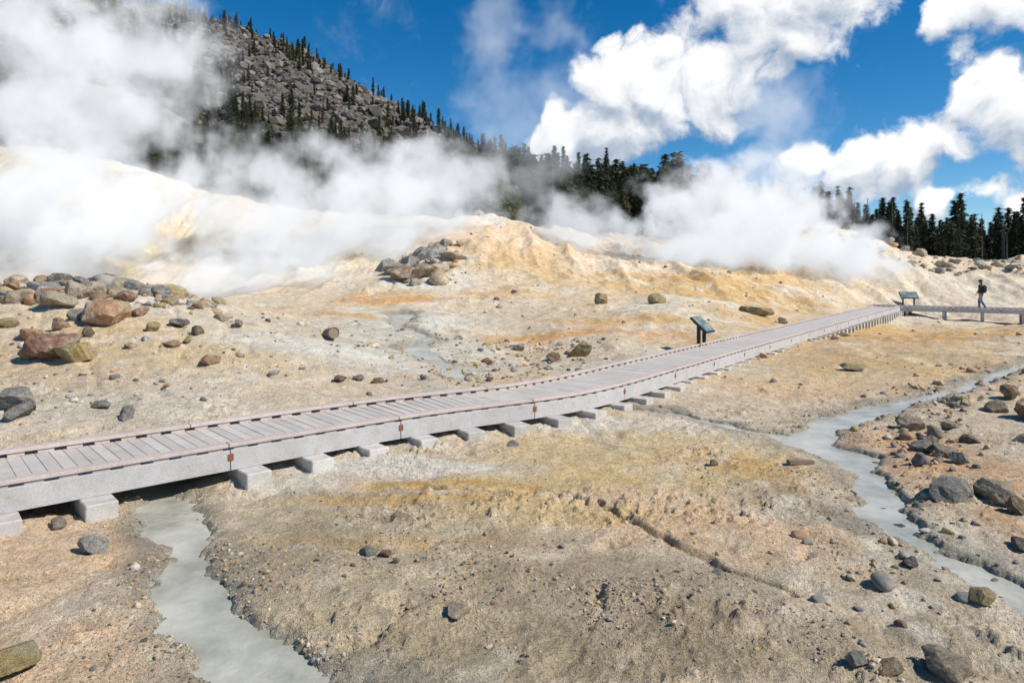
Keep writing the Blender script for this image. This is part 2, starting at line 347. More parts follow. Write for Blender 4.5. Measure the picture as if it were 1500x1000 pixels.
BL=[(-.595,16.4,1.1,'o',1.25),(-.665,17.5,.85,'t',.9),(-.63,20.5,.65,'g'),(-.725,20,.85,'o',.7),(-.665,14.3,1.0,'r',.9),(-.638,13.9,.8,'y',1.),(-.705,14.2,.42,'y'),(-.65,14.9,.6,'o',.7),
(-.725,11,.65,'g',1),(-.72,10.6,.5,'g'),(-.565,10.8,.4,'g',.8),(-.605,11.3,.28,'g'),(-.44,14,.5,'o',.8),(-.5,15,.4,'o'),(-.525,16.2,.42,'y'),(-.485,17,.55,'d',.6),(-.475,15.6,.3,'y'),
(-.252,14.2,.3,'b'),(-.225,14.4,.22,'g'),(-.195,14.4,.3,'b',.8),(-.55,19.5,.8,'g'),(-.58,19.7,.7,'t'),(-.515,19.3,.65,'g'),(-.62,18.4,.7,'t'),(-.685,19.3,.9,'g',.8),(-.6,21,.9,'d'),(-.53,20.5,.5,'g'),(-.74,16.2,.5,'y'),(-.64,16.6,.5,'g'),(-.735,18,.55,'t'),
(-.68,18.2,.6,'r'),(-.57,18.2,.55,'r'),(-.545,17.2,.45,'o'),(-.62,15.4,.35,'b'),(-.56,14.9,.3,'t'),(-.46,16.4,.35,'b'),(-.4,17.5,.35,'g'),(-.66,16,.45,'o'),(-.5,18.4,.5,'t'),(-.71,15.4,.6,'o'),
(-.13,36.5,1.8,'b'),(-.165,36,1.6,'b',.8),(-.15,39,1.5,'g'),(-.17,38,1.4,'g'),(-.12,41,1.6,'g'),(-.108,42,1.4,'g'),(-.13,43,1.3,'g'),(-.098,43.5,1.2,'g'),(-.115,44.5,1.1,'w'),(-.11,38,1.2,'t'),(-.185,39,1.2,'g'),(-.09,40,1.2,'t'),(-.075,44,.9,'t'),
(.133,31,.95,'y'),(.215,31.5,1.0,'y'),(.365,32,1.,'y'),(.345,33,.7,'y'),(.397,31,.6,'b'),(.103,20.5,.85,'y',.8),(.06,20,.5,'b'),(.01,22,.45,'g'),(-.033,15.8,.32,'g'),
(.485,27.5,.8,'y',.5),(.498,17.2,.75,'y',.6),(.645,7.8,.62,'g',.9),(.712,7.6,.5,'t',.8),(.74,7.3,.3,'b'),(.76,11.3,.7,'r'),(.585,11.3,.5,'t',.8),(.62,10.6,.42,'t'),(.6,9.9,.42,'g',.7),(.635,9.6,.36,'t'),(.595,9.1,.25,'g'),(.655,9.2,.32,'g'),(.61,10.3,.3,'d'),(.64,11.1,.3,'t'),(.67,10.2,.28,'b'),
(.705,12,.4,'t'),(.66,12.6,.35,'y'),(.73,13,.4,'b'),(.75,10,.3,'g'),(.687,5.45,.25,'y'),(.64,4.45,.34,'t',.8),(.505,4.5,.2,'g'),(.55,4.48,.22,'b',.6),(.745,6.4,.22,'d'),(.54,7.7,.2,'d',.6),(.56,7.2,.28,'d',.4),(.585,6.05,.2,'d',.6),(.71,5.9,.14,'g'),(.295,9.3,.17,'b'),
(0,10.2,.22,'g',.6),(-.612,6.4,.28,'w',.95),(-.665,6.95,.24,'t',.9),(-.51,7.2,.16,'w',.5),(-.21,6.4,.17,'g'),(-.185,6.3,.17,'r',.8),(-.08,5.2,.24,'t',.55),(-.75,4.5,.4,'y'),(.3,5.85,.1,'g',.5),
(.55,64,1.2,'g'),(.575,63,1.0,'g'),(.60,62,1.3,'t'),(.65,60,1.1,'g'),(.69,58,1.2,'w'),(.73,58,1.1,'g'),(-.05,60,1.4,'t'),(-.03,62,1.3,'t')]
for b in BL: boulder(*b)
def rubble(name,xs,ysr,ss,cols,sub=2,sink=.1,nproto=16,mat=None):
    protos=[rockshape(sub,rng,9,.1) for _ in range(nproto)]
    zz=H(xs,ysr);VV=[];FF=[];CC=[];o=0
    for i in range(len(xs)):
        V,F=protos[rng.integers(nproto)]
        a=rng.uniform(0,6.28);ca,sa=math.cos(a),math.sin(a)
        v=V*ss[i]*.55;v=np.column_stack([v[:,0]*ca-v[:,1]*sa,v[:,0]*sa+v[:,1]*ca,v[:,2]])
        v+=np.array([xs[i],ysr[i],zz[i]+ss[i]*sink]);VV.append(v);FF.append(F+o);o+=len(v)
        CC.append(np.tile(cols[i],(len(v),1)))
    return mesh_from(name,np.concatenate(VV),np.concatenate(FF),mat or rs.m,np.concatenate(CC),sub>1)
pal=np.array([KC[k] for k in 'gdtybwtgot'])
def cols(n): return pal[rng.integers(0,len(pal),n)]*rng.uniform(.75,1.2,(n,1))
n=160000
ry=rng.uniform(3.4,13.5,n);rx=rng.uniform(-.9,.9,n)*ry
sd=sdist(rx,ry)
def gb(x,y,a,b,p,q):return np.exp(-((x-a)/p)**2-((y-b)/q)**2)
wgt=.03+.9*gb(rx,ry,.9,5.6,1.7,.7)+.6*gb(rx,ry,.5,4.8,1.4,.6)+.9*gb(rx,ry,2.6,4.6,1.6,.5)+.9*gb(rx,ry,3.1,7.9,.6,1.5)+.7*gb(rx,ry,3.4,6,.7,.9)+.4*gb(rx,ry,-1.8,6,1.5,1.6)+.3*gb(rx,ry,5.3,8.5,1.2,2)+.45*np.exp(-(np.clip(sd,0,9)/.3)**2)*(sd>0)
wgt*=np.clip(.3+fbm(rx,ry,1.3,4,300)*2.6,0.03,1.6)
wgt*=(ry/9)**.6
ok=(rng.uniform(0,1,n)<wgt*.55)&(sd>-.02)
rx,ry=rx[ok],ry[ok];sz=np.clip(rng.lognormal(-3.9,.52,len(rx)),.01,.11)
rubble('gravel',rx,ry,sz,cols(len(rx))*.85,1)
n=800;ry=rng.uniform(9.5,22,n);rx=rng.uniform(-.85,-.2,n)*ry;k=(fbm(rx,ry,.5,3,310)>-.02);rx,ry=rx[k],ry[k]
rubble('scattered_rubble',rx,ry,np.clip(rng.lognormal(-2.8,.7,len(rx)),.03,.45),cols(len(rx)),2)
n=420;ry=rng.uniform(18.0,22.5,n);rx=rng.uniform(-.85,-.42,n)*ry
rubble('rubble_crest',rx,ry,np.clip(rng.lognormal(-1.6,.65,n),.08,.9),cols(n),3,mat=rk.m)
n=450;ry=rng.uniform(14.2,24,n);rx=rng.normal(-.02,.09,n)*ry
rubble('valley_rubble',rx,ry,np.clip(rng.lognormal(-2.4,.5,n),.05,.4),cols(n)*.8,2)
n=500;ry=rng.uniform(14,60,n);rx=rng.uniform(-.1,.9,n)*ry
rubble('scattered_rubble',rx,ry,np.clip(rng.lognormal(-2.5,.6,n),.04,.5)*(ry/30)**.5,cols(n),2)
n=150;ry=rng.uniform(35,45,n);rx=rng.normal(-.128,.022,n)*ry
rubble('rubble_outcrop',rx,ry,np.clip(rng.lognormal(-1.1,.5,n),.2,1.1),cols(n)*.9,3,mat=rk.m)
n=220;ry=rng.uniform(56,67,n);rx=rng.uniform(.42,.85,n)*ry
rubble('rubble_crest',rx,ry,np.clip(rng.lognormal(-.9,.5,n),.2,1.3),cols(n),2)
n=360;ry=rng.uniform(5,15,n);rx=ry*.6+rng.normal(0,.5,n);k=sdist(rx,ry)>-.1;rx,ry=rx[k],ry[k]
rubble('streamside_rubble',rx,ry,np.clip(rng.lognormal(-2.8,.6,len(rx)),.03,.3),cols(len(rx))*.8,2)
n=110;ry=rng.uniform(12,18,n);rx=ry*.7+rng.normal(0,1.2,n)
rubble('streamside_rubble',rx,ry,np.clip(rng.lognormal(-2.4,.5,len(rx)),.04,.4),cols(len(rx))*.8,2)
n=15000;ry=rng.uniform(95,262,n);rx=rng.uniform(-.95,.02,n)*ry
k=(fbm(rx,ry,.03,3,141)-(ry-170)/300<.18);rx,ry=rx[k],ry[k]
gg=np.array([[.17,.15,.13]])*rng.uniform(.35,1.4,(len(rx),1))
tal=rubble('talus_boulders',rx,ry,np.clip(rng.lognormal(.35,.5,len(rx)),.6,5),gg,1,mat=ts_.m)
# ---------------------------------------------------------------- boardwalk
class MB:
    def __init__(s):s.V=[];s.F=[];s.n=0
    def box(s,cx,cy,z0,z1,t,hl,hw):
        nx,ny=-t[1],t[0]
        vs=[(cx+t[0]*a*hl+nx*b*hw,cy+t[1]*a*hl+ny*b*hw,z) for z in(z0,z1) for a,b in((-1,-1),(1,-1),(1,1),(-1,1))]
        s.V+=vs;o=s.n
        s.F+=[(o,o+3,o+2,o+1),(o+4,o+5,o+6,o+7),(o,o+1,o+5,o+4),(o+1,o+2,o+6,o+5),(o+2,o+3,o+7,o+6),(o+3,o,o+4,o+7)];s.n+=8
    def done(s,name,mat,parent,bev=0):
        ob=mesh_from(name,np.array(s.V),np.array(s.F),mat);ob.parent=parent
        if bev:
            m=ob.modifiers.new('bevel','BEVEL');m.width=bev;m.segments=1
        return ob
def spline(pts,ds=.04):
    pts=np.array(pts,float);P=[]
    for i in range(len(pts)-1):
        p0=pts[i-1] if i else 2*pts[0]-pts[1];p1=pts[i];p2=pts[i+1];p3=pts[i+2] if i+2<len(pts) else 2*pts[-1]-pts[-2]
        for t in np.linspace(0,1,60,endpoint=False):
            P.append(.5*((2*p1)+(-p0+p2)*t+(2*p0-5*p1+4*p2-p3)*t*t+(-p0+3*p1-3*p2+p3)*t**3))
    P.append(pts[-1]);P=np.array(P)
    L=np.concatenate([[0],np.cumsum(np.linalg.norm(np.diff(P,axis=0),axis=1))])
    S=np.arange(0,L[-1],ds)
    Q=np.column_stack([np.interp(S,L,P[:,0]),np.interp(S,L,P[:,1])])
    T=np.gradient(Q,axis=0);T/=np.linalg.norm(T,axis=1)[:,None]
    return S,Q,T
def at_(S,Q,T,s):
    q=np.array([np.interp(s,S,Q[:,0]),np.interp(s,S,Q[:,1])]);t=np.array([np.interp(s,S,T[:,0]),np.interp(s,S,T[:,1])]);t/=np.linalg.norm(t)
    return q,t,np.array([-t[1],t[0]])
def sweep(S,Q,T,s0,s1,o0,o1,z0,z1,ds=.3):
    ss=np.linspace(s0,s1,max(2,int((s1-s0)/ds)+1));V=[];F=[]
    for s in ss:
        q,t,n=at_(S,Q,T,s)
        for o,z in((o0,z0),(o1,z0),(o1,z1),(o0,z1)): V.append((*(q+n*o),z))
    m=len(ss)
    for i in range(m-1):
        a=i*4;b=a+4
        for k in range(4): F.append((a+k,a+(k+1)%4,b+(k+1)%4,b+k))
    F.append((3,2,1,0));e=(m-1)*4;F.append((e,e+1,e+2,e+3))
    return V,F
def wood(name,c1,c2,sc=1.,rough=.75,isl=.15):
    q=NT(name);P=q.pos();a=q.noise(P,3*sc,5,.65);b=q.noise(P,60,3,.6);r=q.n('ShaderNodeNewGeometry').outputs['Random Per Island']
    cc=q.mix(q.mr(a,.3,.7),c1,c2);cc=q.mix(1,cc,q.mr(r,0,1,1-isl,1+isl),'MULTIPLY');cc=q.mix(1,cc,q.mr(b,.3,.7,.82,1.12),'MULTIPLY')
    cc=q.mix(q.mr(q.noise(P,7,6,.7),.54,.72,0,.5),cc,(.30,.24,.18))
    q.princ(cc,rough,q.bump(b,.35,.004));return q.m
m_deck=wood('weathered_composite_deck',(.50,.45,.40),(.60,.55,.50),isl=.09)
m_kerb=wood('kerb_board',(.50,.41,.365),(.59,.50,.45),isl=.06)
m_fas=wood('fascia_beam',(.43,.41,.40),(.53,.51,.50),isl=.05)
m_blk=wood('sleeper_block',(.44,.41,.38),(.60,.56,.52),2)
m_rust=NT('rusty_plate');m_rust.princ((.22,.08,.04),.8);m_rust=m_rust.m
m_dark=NT('dark_frame');m_dark.princ((.025,.025,.022),.5);m_dark=m_dark.m
W=1.62
def walk(name,pts,postmode=False,s_ph=0,gaps=()):
    root=bpy.data.objects.new(name,None);COL.objects.link(root)
    S,Q,T=spline(pts)
    def at(s): return at_(S,Q,T,s)
    L=S[-1]
    b=MB();s=.07
    while s<L-.07:
        q,t,n=at(s);c=q+n*W/2;dz=rng.uniform(-.0015,.0015);b.box(c[0],c[1],.366+dz,.40+dz,t,.069,W/2-.01);s+=.1445
    b.done('deck_boards',m_deck,root,.003)
    kV=[];kF=[];fV=[];fF=[];sp=MB();pl=MB()
    def add(A,Bf,r):
        o=len(A);A+=r[0];Bf+=[tuple(i+o for i in f) for f in r[1]]
    sec=2.44
    for side,off,fo in(('near',.075,-.022),('far',W-.075,W+.022)):
        s=0
        while s<L-.3:
            e=min(s+sec-.008,L-.06)
            add(kV,kF,sweep(S,Q,T,s+.004,e,off-.07,off+.07,.447,.492))
            add(fV,fF,sweep(S,Q,T,s+.003,e,fo-.02,fo+.02,.175,.425))
            u=s+.15
            while u<e:
                q,t,n=at(u);c=q+n*off;sp.box(c[0],c[1],.402,.4465,t,.085,.05);u+=.305
            if side=='near':
                q,t,n=at(s);c2=q-n*.046;pl.box(c2[0],c2[1],.30,.38,t,.035,.004)
            s+=sec
    for nm,V_,F_,mt in(('kerb_rails',kV,kF,m_kerb),('fascia_beams',fV,fF,m_fas)):
        ob=mesh_from(nm,np.array(V_),np.array(F_),mt);ob.parent=root
        m=ob.modifiers.new('bevel','BEVEL');m.width=.005;m.segments=1;m.angle_limit=.9
    sp.done('kerb_spacers',m_kerb,root);pl.done('joint_plates',m_rust,root)
    st=MB();s=.2
    while s<L:
        for o in(.35,.8,1.25):
            q,t,n=at(s+.1);c=q+n*o;st.box(c[0],c[1],.2,.363,t,.098,.03)
        s+=.2
    st.done('joists',m_fas,root)
    bk=MB();s=s_ph
    while s<L:
        q,t,n=at(s);zg=H1(q[0],q[1])
        if not any(a<s<b_ for a,b_ in gaps):
            if not postmode:
                zb=min(zg-.08,-.02)
                ex=.34 if s<22 else .24
                c=q+n*(W/2-ex/2);bk.box(c[0],c[1],max(zb,-.25),.174,n,(W+ex)/2,.155 if s<22 else .13)
            else:
                c=q+n*W/2;bk.box(c[0],c[1],.03,.174,n,W/2+.1,.08)
                for o in(.15,W-.15):
                    c=q+n*o;bk.box(c[0],c[1],H1(c[0],c[1])-.3,.03,t,.08,.08)
        s+=.84 if not postmode else 2.0
    bk.done('sleepers',m_blk,root,.012)
    return root
S0,Q0,T0=spline(WALK);i0=int(np.argmin(np.hypot(Q0[:,0]+4.54,Q0[:,1]-7.45)))
sA=S0[i0];ph=sA%.84
walk('boardwalk',WALK,s_ph=ph,gaps=((sA+.4,sA+1.2),))
walk('boardwalk',WALK2,True,.4)
# ---------------------------------------------------------------- signs
panel=NT('sign_panel');P=panel.obj()
panel.princ(panel.mix(panel.mr(panel.noise(P,4,3,.5),.45,.55),(.08,.13,.14),(.22,.27,.25)),.35)
def box(name,dim,loc,rot,mat,parent,bev=.004):
    bm=bmesh.new();bmesh.ops.create_cube(bm,size=1)
    for v in bm.verts: v.co=Vector((v.co.x*dim[0],v.co.y*dim[1],v.co.z*dim[2]))
    bmesh.ops.bevel(bm,geom=bm.edges[:],offset=bev,segments=2,affect='EDGES')
    me=bpy.data.meshes.new(name);bm.to_mesh(me);bm.free();me.materials.append(mat)
    o=bpy.data.objects.new(name,me);COL.objects.link(o);o.location=loc;o.rotation_euler=rot;o.parent=parent;return o
def sign(x,y,rz,w=.9,hs=1.):
    r=bpy.data.objects.new('interpretive_sign',None);COL.objects.link(r)
    r.location=(x,y,H1(x,y));r.rotation_euler=(0,0,rz);r.scale=(hs,hs,hs)
    t=math.radians(42)
    box('frame',(w+.06,.60,.05),(0,0,.80),(t,0,0),m_dark,r)
    box('panel',(w,.53,.02),(0,-.019,.826),(t,0,0),panel.m,r)
    for sx in(-1,1):
        box('leg',(.07,.09,1.1),(sx*w*.33,.03,.22),(0,0,0),m_dark,r)
        box('bracket',(.05,.40,.05),(sx*w*.33,.02,.765),(t,0,0),m_dark,r)
sign(5.75,20.6,math.radians(55),.65,1.1)
sign(27.6,47.5,math.radians(-8),1.0,1.1)
tb=NT('old_timber');P=tb.obj();tb.princ(tb.mix(tb.noise(P,6,5,.6),(.16,.11,.07),(.33,.26,.19)),.9,tb.bump(tb.noise(P,30,4,.6),.6,.01))
o=box('timber_plank',(.36,.10,.06),(3.95,9.35,H1(3.95,9.35)+.03),(0,.03,.1),tb.m,None,.008)
bm=bmesh.new();bmesh.ops.create_cone(bm,cap_ends=True,segments=20,radius1=.16,radius2=.15,depth=.42)
bmesh.ops.inset_region(bm,faces=[f for f in bm.faces if len(f.verts)>4],thickness=.03,depth=-.03)
me=bpy.data.meshes.new('cut_log');bm.to_mesh(me);bm.free();me.materials.append(tb.m)
o=bpy.data.objects.new('cut_log',me);COL.objects.link(o);x,y=-.265*18.3,18.3;o.location=(x,y,H1(x,y)+.14);o.rotation_euler=(math.radians(80),.2,math.radians(35))
# ---------------------------------------------------------------- trees
fol=NT('conifer_needles');oi=fol.n('ShaderNodeObjectInfo').outputs['Random'];rp=fol.n('ShaderNodeNewGeometry').outputs['Random Per Island']
cc=fol.mix(oi,(.035,.048,.022),(.085,.080,.030));cc=fol.mix(1,cc,fol.mr(rp,0,1,.5,1.7),'MULTIPLY')
fol.princ(cc,.8)
yf=NT('young_fir_needles');rp=yf.n('ShaderNodeNewGeometry').outputs['Random Per Island'];yf.princ(yf.mix(rp,(.06,.08,.02),(.20,.19,.06)),.8)
bark=NT('bark');bark.princ(bark.mix(bark.noise(bark.obj(),8,2),(.10,.07,.05),(.22,.18,.14)),.95)
snagm=NT('dead_wood');snagm.princ(snagm.mix(snagm.noise(snagm.obj(),8,2),(.10,.085,.07),(.24,.21,.18)),.95)
def conifer(name,h,rad,seed,leafm,trunkm,kind='fir'):
    r=np.random.default_rng(seed);V=[];F=[];M=[]
    def tri(a,b,c_,m):
        o=len(V);V.extend([a,b,c_]);F.append((o,o+1,o+2));M.append(m)
    rings=8;prev=None;lean=r.normal(0,.015,2)
    for i in range(rings+1):
        f=i/rings;z=h*f-.3;rr=(h*.016)*(1-f)**.8+.012
        ring=[np.array([lean[0]*z+rr*math.cos(a),lean[1]*z+rr*math.sin(a),z]) for a in np.linspace(0,2*math.pi,7)[:-1]]
        if prev:
            for k in range(6):
                a,b,c_,d=prev[k],prev[(k+1)%6],ring[(k+1)%6],ring[k];tri(a,b,c_,1);tri(a,c_,d,1)
        prev=ring
    if kind=='snag':
        for i in range(110):
            z=r.uniform(.12,.98)*h;L=r.uniform(.2,1)*(1-z/h*.8)*rad;a=r.uniform(0,6.28);up=r.uniform(-.5,.15)
            p0=np.array([0,0,z]);d=np.array([math.cos(a),math.sin(a),up]);s=np.array([-math.sin(a),math.cos(a),0])*.03
            tri(p0-s,p0+s,p0+d*L,1);tri(p0-np.array([0,0,.03]),p0+np.array([0,0,.03]),p0+d*L,1)
            pm_=p0+d*L*.6;tri(pm_,pm_+np.array([0,0,.03]),pm_+(d+s*12)*L*.3,1);tri(pm_,pm_+np.array([0,0,.03]),pm_+(d-s*12)*L*.3,1)
    else:
        z=h*(.06 if kind=='fir' else .12)
        while z<h*.99:
            f=z/h
            if kind=='fir': R=rad*(1-f)**.75*(.75+.25*math.sin(f*9+seed))
            else: R=rad*(1-f)**.55*(.8+.25*math.sin(f*13+seed))*min(1,f*4)
            nb=6 if f<.85 else 4
            for k in range(nb):
                a=r.uniform(0,6.28);L=R*r.uniform(.4,1.2)+.08
                if r.uniform()<.15: continue
                droop=r.uniform(-.35,.05) if kind=='fir' else r.uniform(-.15,.5)
                dr=np.array([math.cos(a),math.sin(a),droop]);sd_=np.array([-math.sin(a),math.cos(a),0])
                p0=np.array([lean[0]*z,lean[1]*z,z])
                s=sd_*.02;tri(p0-s,p0+s,p0+dr*L*.9,1)
                m=max(2,int(L/.2))
                for q in range(m):
                    t=(q+r.uniform(.3,1))/m
                    c0=p0+dr*L*t+np.array([0,0,-.25*L*t*t if kind=='fir' else .1*L*t*t])
                    for w_ in range(3):
                        wd=(.17+.22*(1-t))*r.uniform(.7,1.3)*(1+.25*rad)
                        sg=1 if w_%2 else -1
                        e=c0+(sd_*sg*r.uniform(.4,1.2)+dr*r.uniform(.2,1))*wd+np.array([0,0,r.uniform(-.6,.25)*wd])
                        b=c0+dr*wd*.5*r.uniform(-.6,.6)+np.array([0,0,r.uniform(-.5,.5)*wd])
                        tri(c0-dr*wd*.35,b,e,0)
            z+=h*.021*r.uniform(.7,1.3)+.03
    ob=mesh_from(name,np.array(V),np.array(F),None,None,False,[leafm,trunkm],False,M)
    return ob.data
firs=[conifer('fir_mesh',8,rr,s,fol.m,bark.m) for s,rr in((1,1.35),(2,1.7),(3,1.1),(4,1.9),(5,1.5))]
pines=[conifer('pine_mesh',8,2.0,s,fol.m,bark.m,'pine') for s in(11,12)]
snags=[conifer('snag_mesh',8,1.3,s,snagm.m,snagm.m,'snag') for s in(21,22,23)]
young=[conifer('young_fir_mesh',4,1.2,s,yf.m,bark.m) for s in(31,32)]
def forest_root(name):
    r=bpy.data.objects.new(name,None);COL.objects.link(r);return r
def plant(root,me,x,y,h,z=None,nm='conifer'):
    o=bpy.data.objects.new(nm,me);COL.objects.link(o);o.parent=root
    if z is None: z=H1(x,y)
    hb=4. if me in young else 8.
    s=h/hb;o.scale=(s*random.uniform(.85,1.3),s*random.uniform(.85,1.3),s);o.location=(x,y,z-.1);o.rotation_euler=(0,0,random.uniform(0,6.28));return o
def scatter(root,n,y0,y1,b0,b1,h0,h1,dens,snagp=.05,pinep=.1):
    yy=rng.uniform(y0,y1,n);bb=rng.uniform(b0,b1,n);xx=bb*yy
    k=rng.uniform(0,1,n)<dens(xx,yy,bb);xx,yy=xx[k],yy[k];zz=H(xx,yy)
    for x,y,z in zip(xx,yy,zz):
        u=random.random();sn=u<snagp;me=random.choice(snags) if sn else random.choice(pines) if u<snagp+pinep else random.choice(firs)
        plant(root,me,x,y,random.uniform(h0,h1)*random.choice((.55,.75,.9,1,1.12))*(.85 if sn else 1),z)
fr_=forest_root('conifer_forest')
scatter(fr_,440,74,100,-.1,.33,5,8.8,lambda x,y,b:np.clip(.75+fbm(x,y,.07,3,400),0,1),.06,.18)
scatter(fr_,550,95,170,-.1,.40,6,9,lambda x,y,b:0*x+.9,.05,.08)
scatter(fr_,200,75,110,.30,.5,4.0,6.4,lambda x,y,b:0*x+.8,.4,.05)
scatter(fr_,300,80,105,.5,.95,5,8.6,lambda x,y,b:np.clip(.55+1.2*fbm(x,y,.08,3,402),0.15,1),.2,.03)
scatter(fr_,380,105,150,.40,1.0,5.5,9,lambda x,y,b:0*x+.9,.15,.03)
fm_=forest_root('mountain_forest')
def dm(x,y,b):
    d=fbm(x,y,.028,4,141)-(y-170)/300
    return np.clip(sst(-.2,.3,d)*.95+.13+.9*sst(-.22,-.1,b)*sst(240,190,y)*.8,0,1)
scatter(fm_,4200,88,262,-.95,.08,3.2,6.5,dm,.06,.05)
scatter(fm_,200,228,262,-.75,.05,3,5,lambda x,y,b:sst(-.75,-.1,b)*.9+.1,.1,.05)
plant(None,pines[0],.243*76,76,10.0,None,'pine_tree');plant(None,pines[1],.196*78,78,8.4,None,'pine_tree');plant(None,firs[3],.225*77,77,7.6,None,'fir_tree')
for b,y,h in((-.01,66,4.6),(0.006,67,3.6),(-.03,67,3.2),(.24,74,5)): plant(None,random.choice(young),b*y,y,h,None,'young_fir_tree')
# ---------------------------------------------------------------- person
def skin_mesh(verts,edges,rad,sub=2,root=0):
    me=bpy.data.meshes.new('tmp');me.from_pydata(verts,edges,[]);ob=bpy.data.objects.new('tmp',me);COL.objects.link(ob)
    ob.modifiers.new('s','SKIN')
    for i,v in enumerate(me.skin_vertices[0].data):
        r_=rad[i];v.radius=r_ if isinstance(r_,tuple) else (r_,r_);v.use_root=(i==root)
    m=ob.modifiers.new('ss','SUBSURF');m.levels=sub;m.render_levels=sub
    bpy.context.view_layer.update()
    ev=ob.evaluated_get(bpy.context.evaluated_depsgraph_get());nm=bpy.data.meshes.new_from_object(ev)
    bpy.data.objects.remove(ob);return nm
def pm_(name,colr,r=.85):
    q=NT(name);q.princ(q.mix(q.noise(q.obj(),25,3),tuple(v*.8 for v in colr),tuple(v*1.15 for v in colr)),r);return q.m
M=[pm_('skin',(.45,.27,.19),.6),pm_('black_jacket',(.03,.03,.035)),pm_('blue_jeans',(.07,.12,.24)),pm_('dark_shoes',(.03,.025,.02)),pm_('dark_hair',(.03,.02,.015)),pm_('black_pack',(.02,.02,.025))]
root=bpy.data.objects.new('walking_person',None);COL.objects.link(root)
v=[(0,0,.95),(0,0,1.12),(0,-.01,1.30),(0,0,1.44),(0,.01,1.52),(0,.02,1.60),(0,.02,1.71),
 (.17,0,1.41),(.22,-.04,1.14),(.21,.10,.93),(-.17,0,1.41),(-.22,.02,1.14),(-.20,.16,.95),
 (.10,0,.90),(.10,.14,.50),(.10,.12,.09),(.10,.24,.04),(-.10,0,.90),(-.10,-.04,.48),(-.10,-.28,.13),(-.10,-.17,.04)]
e=[(0,1),(1,2),(2,3),(3,4),(4,5),(5,6),(3,7),(7,8),(8,9),(3,10),(10,11),(11,12),(0,13),(13,14),(14,15),(15,16),(0,17),(17,18),(18,19),(19,20)]
rd=[(.18,.14),(.17,.13),(.21,.14),(.15,.12),.06,.10,.095,.08,.06,.042,.08,.06,.042,.12,.085,.06,.05,.12,.085,.06,.05]
bm_=skin_mesh(v,e,rd)
for m_ in M: bm_.materials.append(m_)
for pgn in bm_.polygons:
    cx,cy,cz=pgn.center;pgn.use_smooth=True
    if cz>1.50: pgn.material_index=4 if(cz>1.66 or cy<-.02) else 0
    elif cz<.10: pgn.material_index=3
    elif cz<.97 and abs(cx)<.17: pgn.material_index=2
    elif abs(cx)>.15 and cz<.96: pgn.material_index=0
    else: pgn.material_index=1
body=bpy.data.objects.new('body',bm_);COL.objects.link(body);body.parent=root
for s,hx,hy,hz in((1,.21,.10,.93),(-1,-.20,.16,.95)):
    vv=[(hx,hy,hz),(hx,hy+.02,hz-.06)];ee=[(0,1)];rr=[.026,.03]
    for k,(dy,L) in enumerate(((-.02,.06),(-.007,.075),(.007,.08),(.02,.07))):
        i=len(vv);vv+=[(hx,hy+.03+dy,hz-.09),(hx-s*.012,hy+.035+dy,hz-.09-L)];ee+=[(1,i),(i,i+1)];rr+=[.01,.008]
    i=len(vv);vv+=[(hx-s*.01,hy+.055,hz-.05),(hx-s*.02,hy+.07,hz-.09)];ee+=[(0,i),(i,i+1)];rr+=[.011,.009]
    hm=skin_mesh(vv,ee,rr,1);hm.materials.append(M[0]);ho=bpy.data.objects.new('hand',hm);COL.objects.link(ho);ho.parent=root
V_,F_=ICO[3]
def blobo(name,sc,loc,mt):
    o=mesh_from(name,V_*np.array(sc),F_,mt,None,True);o.location=loc;o.parent=root
blobo('backpack',(.17,.12,.25),(0,-.20,1.22),M[5]);blobo('cap',(.105,.12,.06),(0,.02,1.745),M[5]);blobo('cap_brim',(.07,.08,.012),(0,.13,1.725),M[5]);blobo('nose',(.014,.02,.02),(0,.115,1.63),M[0])
root.location=(.687*42.2,42.2,.40);root.rotation_euler=(0,0,math.radians(35))
# ---------------------------------------------------------------- steam
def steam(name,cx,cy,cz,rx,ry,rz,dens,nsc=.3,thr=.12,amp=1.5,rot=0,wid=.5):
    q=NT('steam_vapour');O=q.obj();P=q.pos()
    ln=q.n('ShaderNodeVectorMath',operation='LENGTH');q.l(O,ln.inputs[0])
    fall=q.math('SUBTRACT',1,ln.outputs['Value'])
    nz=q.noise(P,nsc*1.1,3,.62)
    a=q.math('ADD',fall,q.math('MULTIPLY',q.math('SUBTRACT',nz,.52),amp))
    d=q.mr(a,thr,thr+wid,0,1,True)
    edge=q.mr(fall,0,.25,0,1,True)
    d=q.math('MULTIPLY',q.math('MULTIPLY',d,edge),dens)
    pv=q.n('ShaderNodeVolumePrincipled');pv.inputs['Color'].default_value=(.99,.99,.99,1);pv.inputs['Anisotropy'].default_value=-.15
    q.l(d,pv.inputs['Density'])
    pv.inputs['Emission Color'].default_value=(.96,.975,1,1);q.l(q.math('MULTIPLY',d,.43),pv.inputs['Emission Strength'])  # self-glow added to the vapour, standing in for multiple scattering
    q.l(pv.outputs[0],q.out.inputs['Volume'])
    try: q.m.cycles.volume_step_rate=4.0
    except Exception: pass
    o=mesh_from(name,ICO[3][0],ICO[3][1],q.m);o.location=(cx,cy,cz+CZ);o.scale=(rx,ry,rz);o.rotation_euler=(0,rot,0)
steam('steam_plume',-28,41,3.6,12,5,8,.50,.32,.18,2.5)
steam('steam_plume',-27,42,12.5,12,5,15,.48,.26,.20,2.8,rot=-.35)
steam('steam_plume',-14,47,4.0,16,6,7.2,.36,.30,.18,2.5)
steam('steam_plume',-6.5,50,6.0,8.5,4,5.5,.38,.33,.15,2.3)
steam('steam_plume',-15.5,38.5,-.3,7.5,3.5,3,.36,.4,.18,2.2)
steam('steam_plume',4.7,53,3.0,6.5,4,4.6,.32,.35,.18,2.4)
